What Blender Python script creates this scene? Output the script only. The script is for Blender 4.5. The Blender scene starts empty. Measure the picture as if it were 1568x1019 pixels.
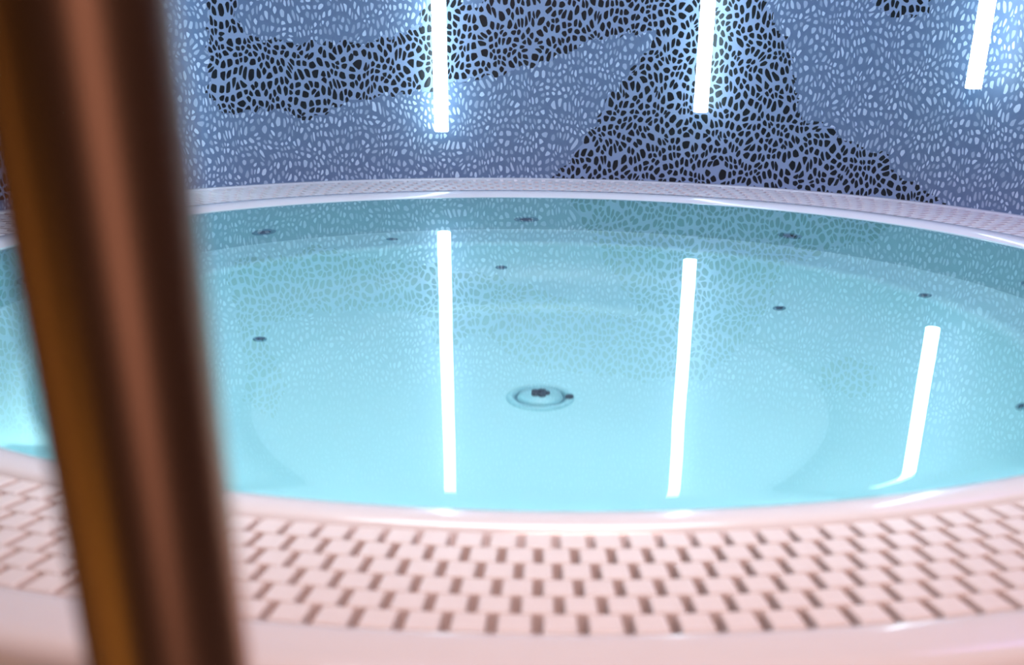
import bpy, bmesh, math, random
from mathutils import Vector, Matrix
random.seed(4)
R=1.15; W=0.85
D=2.079*R; H=0.407*R
sc=bpy.context.scene
col=sc.collection
try:
    sc.view_settings.view_transform='Standard'
except Exception: pass
# ---------------- camera
cd=bpy.data.cameras.new("camera"); cam=bpy.data.objects.new("camera",cd); col.objects.link(cam)
PITCH=math.radians(29.95); ROLL=math.radians(0.8)
cam.matrix_world=Matrix.Translation((0,-D,W+H))@Matrix.Rotation(math.pi/2-PITCH,4,'X')@Matrix.Rotation(ROLL,4,'Z')
cd.sensor_width=36; cd.lens=44.0; cd.shift_x=-0.0234; cd.shift_y=0.3712
cd.clip_start=0.02; cd.clip_end=50
cd.dof.use_dof=True; cd.dof.focus_distance=3.1; cd.dof.aperture_fstop=4.2
sc.camera=cam
# ---------------- helpers
def new_mat(name):
    m=bpy.data.materials.new(name); m.use_nodes=True
    nt=m.node_tree; b=nt.nodes["Principled BSDF"]; return m,nt,b
def simple(name,c,rough=.4,metal=0,noise=.06,nscale=30,coat=0,spec=.5):
    m,nt,b=new_mat(name)
    tc=nt.nodes.new("ShaderNodeTexCoord"); n=nt.nodes.new("ShaderNodeTexNoise"); n.inputs["Scale"].default_value=nscale
    nt.links.new(tc.outputs["Object"],n.inputs["Vector"])
    mx=nt.nodes.new("ShaderNodeMix"); mx.data_type='RGBA'
    mx.inputs[6].default_value=(c[0]*(1-noise),c[1]*(1-noise),c[2]*(1-noise),1)
    mx.inputs[7].default_value=(min(1,c[0]*(1+noise)),min(1,c[1]*(1+noise)),min(1,c[2]*(1+noise)),1)
    nt.links.new(n.outputs["Fac"],mx.inputs[0]); nt.links.new(mx.outputs[2],b.inputs["Base Color"])
    b.inputs["Roughness"].default_value=rough; b.inputs["Metallic"].default_value=metal
    b.inputs["Coat Weight"].default_value=coat; b.inputs["Specular IOR Level"].default_value=spec
    return m
def mkobj(name,bm,mats,smooth=True,parent=None):
    me=bpy.data.meshes.new(name); bm.to_mesh(me); bm.free()
    for m in mats: me.materials.append(m)
    if smooth:
        for p in me.polygons: p.use_smooth=True
    o=bpy.data.objects.new(name,me); col.objects.link(o)
    if parent: o.parent=parent
    return o
def empty(name,loc=(0,0,0)):
    e=bpy.data.objects.new(name,None); col.objects.link(e); e.location=loc; return e
def revolve(bm,prof,n=256,a0=0,a1=2*math.pi,M=None,mat=0):
    closed=abs(a1-a0-2*math.pi)<1e-6
    rings=[]
    cnt=n if closed else n+1
    for i in range(cnt):
        a=a0+(a1-a0)*i/n
        rings.append([bm.verts.new((M or Matrix())@Vector((r*math.sin(a),r*math.cos(a),z))) for r,z in prof])
    for i in range(n):
        A=rings[i]; B=rings[(i+1)%cnt]
        for j in range(len(prof)-1):
            f=bm.faces.new((A[j],A[j+1],B[j+1],B[j])); f.material_index=mat(j) if callable(mat) else mat
    return rings
def cyl(bm,p0,p1,r,n=24,mat=0,bev=0):
    p0=Vector(p0);p1=Vector(p1);d=(p1-p0);L=d.length
    q=d.to_track_quat('Z','Y').to_matrix().to_4x4(); M=Matrix.Translation(p0)@q
    b=bev or r*.1
    prof=[(0.0001,0),(r-b,0),(r,b),(r,L-b),(r-b,L),(0.0001,L)]
    revolve(bm,prof,n,M=M,mat=mat)
# ---------------- materials
m_shell=simple("white_acrylic",(0.86,0.82,0.83),.13,noise=.02,coat=.4)
m_inner=simple("pool_acrylic",(0.47,0.76,0.79),.35,noise=.03,nscale=3)
m_wall_shade=simple("pool_acrylic_wall_shade",(0.27,0.50,0.53),.4,noise=.05,nscale=3)  # pool acrylic darkened: shade on the basin wall put into the colour
m_riser_shade=simple("pool_acrylic_riser_shade",(0.42,0.71,0.74),.4,noise=.05,nscale=3)  # same acrylic slightly darker, shade of the riser painted in
m_grate=simple("grate_plastic",(0.86,0.78,0.76),.35,noise=.04,nscale=60)
m_dark=simple("dark_rubber",(0.012,0.016,0.020),.5)
m_jet=simple("jet_grey",(0.10,0.24,0.28),.3)
m_ring=simple("drain_plastic",(0.34,0.60,0.64),.3)
m_copper=simple("copper_metal",(0.60,0.37,0.24),.36,metal=1,noise=.08,nscale=12)
m_steel=simple("steel",(0.5,0.5,0.52),.3,metal=1)
m_tile=simple("floor_tile",(0.30,0.27,0.27),.4,nscale=8)
m_room=simple("room_paint",(0.24,0.16,0.12),.7)
m_ceil=simple("ceiling_paint",(0.20,0.19,0.23),.8)
# tubes
m_tube,nt,b=new_mat("light_tube_glow")
b.inputs["Base Color"].default_value=(1,1,1,1)
b.inputs["Emission Color"].default_value=(0.62,0.88,1,1); b.inputs["Emission Strength"].default_value=7.5
# water
m_water,nt,b=new_mat("water")
b.inputs["Base Color"].default_value=(0.84,0.985,1,1); b.inputs["Roughness"].default_value=0.0
b.inputs["IOR"].default_value=1.33; b.inputs["Transmission Weight"].default_value=1
tc=nt.nodes.new("ShaderNodeTexCoord"); n=nt.nodes.new("ShaderNodeTexNoise"); n.inputs["Scale"].default_value=2.5; n.inputs["Detail"].default_value=1
bp=nt.nodes.new("ShaderNodeBump"); bp.inputs["Strength"].default_value=.03; bp.inputs["Distance"].default_value=.02
nt.links.new(tc.outputs["Object"],n.inputs["Vector"]); nt.links.new(n.outputs["Fac"],bp.inputs["Height"]); nt.links.new(bp.outputs["Normal"],b.inputs["Normal"])
# mosaic
m_mos,nt,b=new_mat("pebble_mosaic")
N=nt.nodes; L=nt.links
uv=N.new("ShaderNodeUVMap"); uv.uv_map="UVMap"
no=N.new("ShaderNodeTexNoise"); no.noise_dimensions='2D'; no.inputs["Scale"].default_value=11; no.inputs["Detail"].default_value=1
L.new(uv.outputs[0],no.inputs["Vector"])
ms=N.new("ShaderNodeVectorMath"); ms.operation='MULTIPLY_ADD'
ms.inputs[1].default_value=(.04,.04,0)
L.new(no.outputs["Color"],ms.inputs[0]); L.new(uv.outputs[0],ms.inputs[2])
def vor(scale,feat,stretch=(1,.75,1)):
    mp=N.new("ShaderNodeMapping"); mp.inputs["Scale"].default_value=stretch
    L.new(ms.outputs[0],mp.inputs["Vector"])
    v=N.new("ShaderNodeTexVoronoi"); v.voronoi_dimensions='2D'; v.feature=feat; v.inputs["Scale"].default_value=scale
    v.inputs["Randomness"].default_value=.88
    L.new(mp.outputs[0],v.inputs["Vector"]); return v
def ramp(src,p0,c0,p1,c1):
    r=N.new("ShaderNodeValToRGB"); r.color_ramp.elements[0].position=p0; r.color_ramp.elements[0].color=(*c0,1)
    r.color_ramp.elements[1].position=p1; r.color_ramp.elements[1].color=(*c1,1); L.new(src,r.inputs[0]); return r
def math2(op,a,bv):
    m=N.new("ShaderNodeMath"); m.operation=op
    L.new(a,m.inputs[0])
    if isinstance(bv,(int,float)): m.inputs[1].default_value=bv
    else: L.new(bv,m.inputs[1])
    return m.outputs[0]
SC=62
vd=vor(SC,'DISTANCE_TO_EDGE'); vc=vor(SC,'F1')
# rounded pebble field: edge distance reduced away from the stone centre
rnd=math2('SUBTRACT',vd.outputs["Distance"],math2('MULTIPLY',vc.outputs["Distance"],.6))
rnd=math2('ADD',rnd,.25)
rd=ramp(rnd,.14,(.31,.40,.58),.205,(.004,.006,.009))
SL=60
vd2=vor(SL,'DISTANCE_TO_EDGE',(1.3,.8,1)); vc2=vor(SL,'F1',(1.3,.8,1))
rn2=math2('ADD',math2('SUBTRACT',vd2.outputs["Distance"],math2('MULTIPLY',vc2.outputs["Distance"],.6)),.25)
rl=ramp(rn2,.245,(.155,.225,.36),.33,(.70,.82,.95))
sep=N.new("ShaderNodeSeparateColor"); L.new(vc2.outputs["Color"],sep.inputs[0])
mm=N.new("ShaderNodeMix"); mm.data_type='RGBA'; L.new(math2('MULTIPLY',sep.outputs[0],.7),mm.inputs[0]); L.new(rl.outputs[0],mm.inputs[6]); mm.inputs[7].default_value=(.175,.25,.39,1)
# faint water reflection put into the upper wall's colour by lowering its contrast
sx=N.new("ShaderNodeSeparateXYZ"); L.new(uv.outputs[0],sx.inputs[0])
hr=N.new("ShaderNodeMapRange"); hr.inputs[1].default_value=.52; hr.inputs[2].default_value=.62; hr.inputs[3].default_value=0; hr.inputs[4].default_value=.7; L.new(sx.outputs[1],hr.inputs[0])
up=N.new("ShaderNodeMix"); up.data_type='RGBA'; L.new(hr.outputs[0],up.inputs[0]); L.new(mm.outputs[2],up.inputs[6]); up.inputs[7].default_value=(.22,.30,.42,1)
at=N.new("ShaderNodeAttribute"); at.attribute_name="dark_mask"
mr=N.new("ShaderNodeMapRange"); mr.inputs[1].default_value=.4; mr.inputs[2].default_value=.6; L.new(at.outputs["Fac"],mr.inputs[0])
fx=N.new("ShaderNodeMix"); fx.data_type='RGBA'; L.new(mr.outputs[0],fx.inputs[0]); L.new(up.outputs[2],fx.inputs[6]); L.new(rd.outputs[0],fx.inputs[7])
L.new(fx.outputs[2],b.inputs["Base Color"]); b.inputs["Roughness"].default_value=.4
hm=N.new("ShaderNodeMix"); L.new(mr.outputs[0],hm.inputs[0]); L.new(rn2,hm.inputs[2]); L.new(rnd,hm.inputs[3])
bp=N.new("ShaderNodeBump"); bp.inputs["Strength"].default_value=.12; bp.inputs["Distance"].default_value=.003; L.new(hm.outputs[0],bp.inputs["Height"]); L.new(bp.outputs[0],b.inputs["Normal"])

# ---------------- whirlpool tub
tub=empty("whirlpool_tub",(0,0,W))
prof_out=[(1.345,-W/R+.0005),(1.345,-.035),(1.343,-.012),(1.336,-.001),(1.325,.003),(1.31,.004),(1.285,.005),(1.274,.0055),(1.266,.004),(1.264,-.002),(1.264,-.09),(1.068,-.09),(1.068,-.004),(1.064,.003),(1.055,.006),(1.03,.006),(1.015,.003),(1.006,-.003)]
prof_in=[(1.006,-.003),(1.0,-.014),(.992,-.04),(.975,-.20),(.962,-.345),(.95,-.368),(.93,-.376),(.84,-.376),(.825,-.370),(.805,-.370),(.795,-.378),(.79,-.395),(.765,-.47),(.70,-.545),(.60,-.578),(.53,-.588),(.505,-.594),(.49,-.602),(.475,-.612),(.45,-.615),(.25,-.615),(.0001,-.615)]
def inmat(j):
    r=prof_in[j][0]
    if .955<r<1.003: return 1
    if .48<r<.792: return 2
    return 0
bm=bmesh.new(); revolve(bm,[(r*R,z*R) for r,z in prof_out],320); mkobj("overflow_rim",bm,[m_shell],parent=tub)
bm=bmesh.new(); revolve(bm,[(r*R,z*R) for r,z in prof_in],256,mat=inmat); mkobj("basin",bm,[m_inner,m_wall_shade,m_riser_shade],parent=tub)
# water
bm=bmesh.new(); rings=revolve(bm,[(.0001,0),(.5*R,0),(.962*R,0),(.972*R,0),(.980*R,-.0002),(.988*R,-.0008),(.995*R,-.0019),(1.0035*R,-.0043)],200)
bmesh.ops.recalc_face_normals(bm,faces=bm.faces)
bm.normal_update()
if sum(f.normal.z for f in bm.faces)<0: bmesh.ops.reverse_faces(bm,faces=bm.faces)
mkobj("water_surface",bm,[m_water],parent=tub)
# grate blocks
bm=bmesh.new(); rows=6; r0=1.070; r1=1.262; dr=(r1-r0)/rows; nb=232
for k in range(rows):
    ra=(r0+dr*k+.0006)*R; rb=(r0+dr*(k+1)-.0006)*R
    for i in range(nb):
        a=2*math.pi*(i+(.5 if k%2 else 0))/nb; da=math.pi/nb*.76
        vs=[]
        for (zz,ins) in ((-.05,0),(.0008,0),(.0030,.0008),(.0036,.0024)):
            for (rr,s) in ((ra+ins,-1),(rb-ins,-1),(rb-ins,1),(ra+ins,1)):
                aa=a+s*(da-ins/1.3*1.0)
                vs.append(bm.verts.new((rr*math.sin(aa),rr*math.cos(aa),zz*R)))
        for l in (0,4,8):
            for j in range(4):
                bm.faces.new((vs[l+j],vs[l+(j+1)%4],vs[l+4+(j+1)%4],vs[l+4+j]))
        bm.faces.new((vs[12],vs[13],vs[14],vs[15]))
bmesh.ops.recalc_face_normals(bm,faces=bm.faces)
mkobj("overflow_grate",bm,[m_grate],smooth=False,parent=tub)
bm=bmesh.new(); revolve(bm,[(1.069*R,-.048*R),(1.263*R,-.048*R)],200); mkobj("overflow_channel",bm,[m_dark],parent=tub)
# jets
def interp(r):
    for (ra,za),(rb,zb) in zip(prof_in,prof_in[1:]):
        if rb<=r<=ra:
            t=(ra-r)/(ra-rb) if ra!=rb else 0
            return za+(zb-za)*t, Vector((rb-ra,zb-za))
def jet(bm,ang,r,z,tan,size):
    a=math.radians(ang)
    rad=Vector((math.sin(a),math.cos(a),0))
    t=(rad*tan[0]+Vector((0,0,tan[1]))).normalized()
    side=Vector((math.cos(a),-math.sin(a),0))
    nrm=side.cross(t)
    if nrm.dot(-rad+Vector((0,0,1)))<0: nrm=-nrm
    p=rad*r*R+Vector((0,0,z*R))
    M=Matrix.Translation(p)@nrm.to_track_quat('Z','Y').to_matrix().to_4x4()
    s=size*R
    revolve(bm,[(s,-.004),(s,.003),(s*.88,.006),(s*.6,.006),(s*.55,.002)],24,M=M,mat=1)
    revolve(bm,[(s*.57,.002),(s*.3,.001),(s*.28,.006),(.0001,.007)],24,M=M,mat=0)
bm=bmesh.new()
for ang in range(-180,180,36):
    jet(bm,ang-2.2,.969,-.275,Vector((-.013,-.145)),.029)
for ang,r in ((-7,.72),(46,.65),(-66,.56),(-22,.88),(64,.80),(104,.76),(-110,.7),(150,.7),(-150,.7)):
    z,t=interp(r); jet(bm,ang,r,z,t,.013)
mkobj("jets",bm,[m_dark,m_jet],parent=tub)
# drain
bm=bmesh.new(); M=Matrix.Translation((0,0,-.615*R))
s=.057*R
revolve(bm,[(s,0),(s,.006),(s*.93,.011),(s*.82,.011),(s*.78,.006),(s*.75,.001)],48,M=M,mat=0)
revolve(bm,[(s*.76,.0012),(s*.66,.0012)],48,M=M,mat=2)
revolve(bm,[(s*.67,.001),(s*.64,.012),(s*.5,.018),(s*.3,.021),(.0001,.022)],48,M=M,mat=0)
for k in range(5):
    a=k*2*math.pi/5; cyl(bm,M@Vector((s*.17*math.cos(a),s*.17*math.sin(a),.018)),M@Vector((s*.17*math.cos(a),s*.17*math.sin(a),.030)),s*.12,12,1)
cyl(bm,M@Vector((s*.85,-s*.1,.008)),M@Vector((s*.85,-s*.1,.02)),s*.12,12,1)
mkobj("floor_drain",bm,[m_ring,m_dark,m_jet],parent=tub)

# ---------------- curved mosaic wall (pattern given as outline in arc-length, height above water, mm)
RP=1.31*R; RW=1.29*R; ZT=2.6
RAW="-911,480 -935,560 -850,640 -800,560 -822,474 -847,408 -833,372 -786,352 -699,346 -503,346 -396,365 -345,384 -331,442 -324,473 -251,473 -213,428 -172,436 -127,483 -60,520 60,540 330,560 520,540 555,498 603,454 620,409 665,365 694,273 723,183 806,168 866,132 970,112 1024,59 1140,27 1196,-22 1065,-69 688,-71 308,-58 13,-49 22,1 77,57 122,117 149,143 174,210 217,252 260,309 299,344 304,379 212,371 105,346 -2,297 -146,268 -274,243 -365,222 -493,215 -585,192 -660,161 -767,187 -903,183 -944,215;867,486 881,450 963,423 1030,434 1046,487 1020,520 980,530 880,520;1050,860 1200,720 1450,700 1500,1000 1300,1080;1700,900 1800,500 1750,200 1900,50 2300,50 2200,500 2000,900;-1400,700 -1500,300 -1350,50 -1700,20 -2100,60 -1900,600"
wp=[[tuple(int(v)/1000 for v in q.split(",")) for q in P.split()] for P in RAW.split(";")]
def inside(x,y,P):
    c=False;j=len(P)-1
    for i in range(len(P)):
        xi,yi=P[i];xj,yj=P[j]
        if (yi>y)!=(yj>y) and x<(xj-xi)*(y-yi)/(yj-yi)+xi: c=not c
        j=i
    return c
AMAX=math.radians(115); na=900
zs=[0.0+0.006*i for i in range(0,96)]
zt=ZT-W
zs=zs+[zs[-1]+ (zt-zs[-1])*i/60 for i in range(1,61)]
verts=[];faces=[];mask=[];uvs=[]
for i in range(na+1):
    a=-AMAX+2*AMAX*i/na
    for z in zs:
        verts.append((RW*math.sin(a),RW*math.cos(a),W+z)); s=a*RP; uvs.append((s,z))
        mask.append(1.0 if any(inside(s+.006*math.sin(z*130+s*37+2*math.sin(s*23)),z+.006*math.sin(s*97+2*math.sin(s*31)),P) for P in wp) else 0.0)
nz=len(zs)
for i in range(na):
    for j in range(nz-1):
        k=i*nz+j; faces.append((k,k+nz,k+nz+1,k+1))
b0=len(verts)
for i in range(na+1):
    a=-AMAX+2*AMAX*i/na
    for z in (0,ZT): verts.append(((RW+.12)*math.sin(a),(RW+.12)*math.cos(a),z)); uvs.append((0,0)); mask.append(0)
for i in range(na): k=b0+2*i; faces.append((k,k+1,k+3,k+2))
me=bpy.data.meshes.new("wall_back"); me.from_pydata(verts,[],faces)
l=me.uv_layers.new(name="UVMap")
for lp in me.loops: l.data[lp.index].uv=uvs[lp.vertex_index]
at_=me.attributes.new("dark_mask",'FLOAT','POINT')
at_.data.foreach_set("value",mask)
me.materials.append(m_mos)
for p in me.polygons: p.use_smooth=True
o=bpy.data.objects.new("wall_back",me); col.objects.link(o)
# ---------------- light tubes
for n,(ang,zb_,rr) in enumerate([(-42.4,.05,1.235),(-11.4,.113,1.245),(17.3,.166,1.235),(46.9,.243,1.222)]):
    a=math.radians(ang); r=rr*R; x,y=r*math.sin(a),r*math.cos(a)
    e=empty("hanging_light_tube",(x,y,0))
    bm=bmesh.new(); z0=W+zb_*R; z1=z0+.70*R
    cyl(bm,(0,0,z0),(0,0,z1),.0195,32,0,.002); mkobj("glow_tube",bm,[m_tube],parent=e)
    bm=bmesh.new(); cyl(bm,(0,0,z1),(0,0,z1+.05),.021,24); cyl(bm,(0,0,z1+.05),(0,0,ZT-.02),.003,8); cyl(bm,(0,0,ZT-.03),(0,0,ZT),.04,24)
    mkobj("suspension",bm,[m_steel],parent=e)
# ---------------- pole
e=empty("copper_pole",(-.1325,-D+.40,0))
bm=bmesh.new(); revolve(bm,[(.0001,.0),(.06,.0),(.06,.008),(.055,.012),(.034,.014),(.0285,.02),(.0285,ZT-.02),(.034,ZT-.014),(.06,ZT-.01),(.06,ZT)],64)
mkobj("post",bm,[m_copper],parent=e)
# ---------------- room
def box(name,lo,hi,m):
    bm=bmesh.new(); bmesh.ops.create_cube(bm,size=1)
    for v in bm.verts:
        v.co=Vector([lo[i]+(v.co[i]+.5)*(hi[i]-lo[i]) for i in range(3)])
    return mkobj(name,bm,[m],smooth=False)
box("floor",(-4,-5,-.1),(4,3,0),m_tile); box("ceiling",(-4,-5,ZT),(4,3,ZT+.1),m_ceil)
box("wall_left",(-4.1,-5,0),(-4,3,ZT),m_room); box("wall_right",(4,-5,0),(4.1,3,ZT),m_room)
box("wall_front",(-4,-5.1,0),(4,-5,ZT),m_room); box("wall_rear",(-4,3,0),(4,3.1,ZT),m_room)
# ---------------- lights
def area(name,loc,target,size,power,color,size_y=None,shape='DISK',spread=None):
    ld=bpy.data.lights.new(name,'AREA'); ld.energy=power; ld.color=color; ld.shape=shape; ld.size=size
    if size_y: ld.shape='RECTANGLE'; ld.size_y=size_y
    if spread: ld.spread=math.radians(spread)
    o=bpy.data.objects.new(name,ld); col.objects.link(o); o.location=loc
    o.rotation_euler=(Vector(target)-Vector(loc)).to_track_quat('-Z','Y').to_euler(); return o
for i,a in enumerate((130,180,230)):
    a=math.radians(a); area("underwater_fill",(.86*R*math.sin(a),.86*R*math.cos(a),W-.12*R),(.35*R*math.sin(a),.35*R*math.cos(a)+.1,W-.6*R),.22,1.3,(.80,.98,1))  # added fill lights for the basin, unseen below the near rim
area("ceiling_lamp_pool",(0,-.15,2.55),(0,-.15,0),1.3,22,(.86,.95,1),spread=80)
area("ceiling_lamp_warm",(0.2,-2.0,2.4),(0,-1.4,.8),.7,23,(1,.63,.57))
area("ceiling_lamp_blue",(0,.1,2.5),(0,1.4,1.0),1.2,10,(.42,.55,1))
area("ceiling_lamp_violet",(1.3,.3,2.3),(1.3,1.2,.9),.5,5.5,(.55,.38,1))
area("pole_reflect_pink",(1.2,-4.2,1.3),(-.1,-2,1.2),.8,4.5,(1,.57,.48),size_y=1.8)  # unseen panel added for the reddish stripe reflected in the pole
area("pole_reflect_amber",(-1.7,-2.3,.8),(-.13,-2,1.0),.4,.7,(1,.5,.12),size_y=1.0)  # unseen free-standing panel, added for the warm left edge of the pole
area("pole_reflect_amber_low",(-1.6,-3.4,.35),(-.13,-2,1.0),.7,1.1,(1,.52,.10),size_y=.6)  # added unseen panel, gives the lower pole its golden reflection
w=bpy.data.worlds.new("world"); sc.world=w; w.use_nodes=True
w.node_tree.nodes["Background"].inputs[0].default_value=(.4,.5,.8,1); w.node_tree.nodes["Background"].inputs[1].default_value=.05
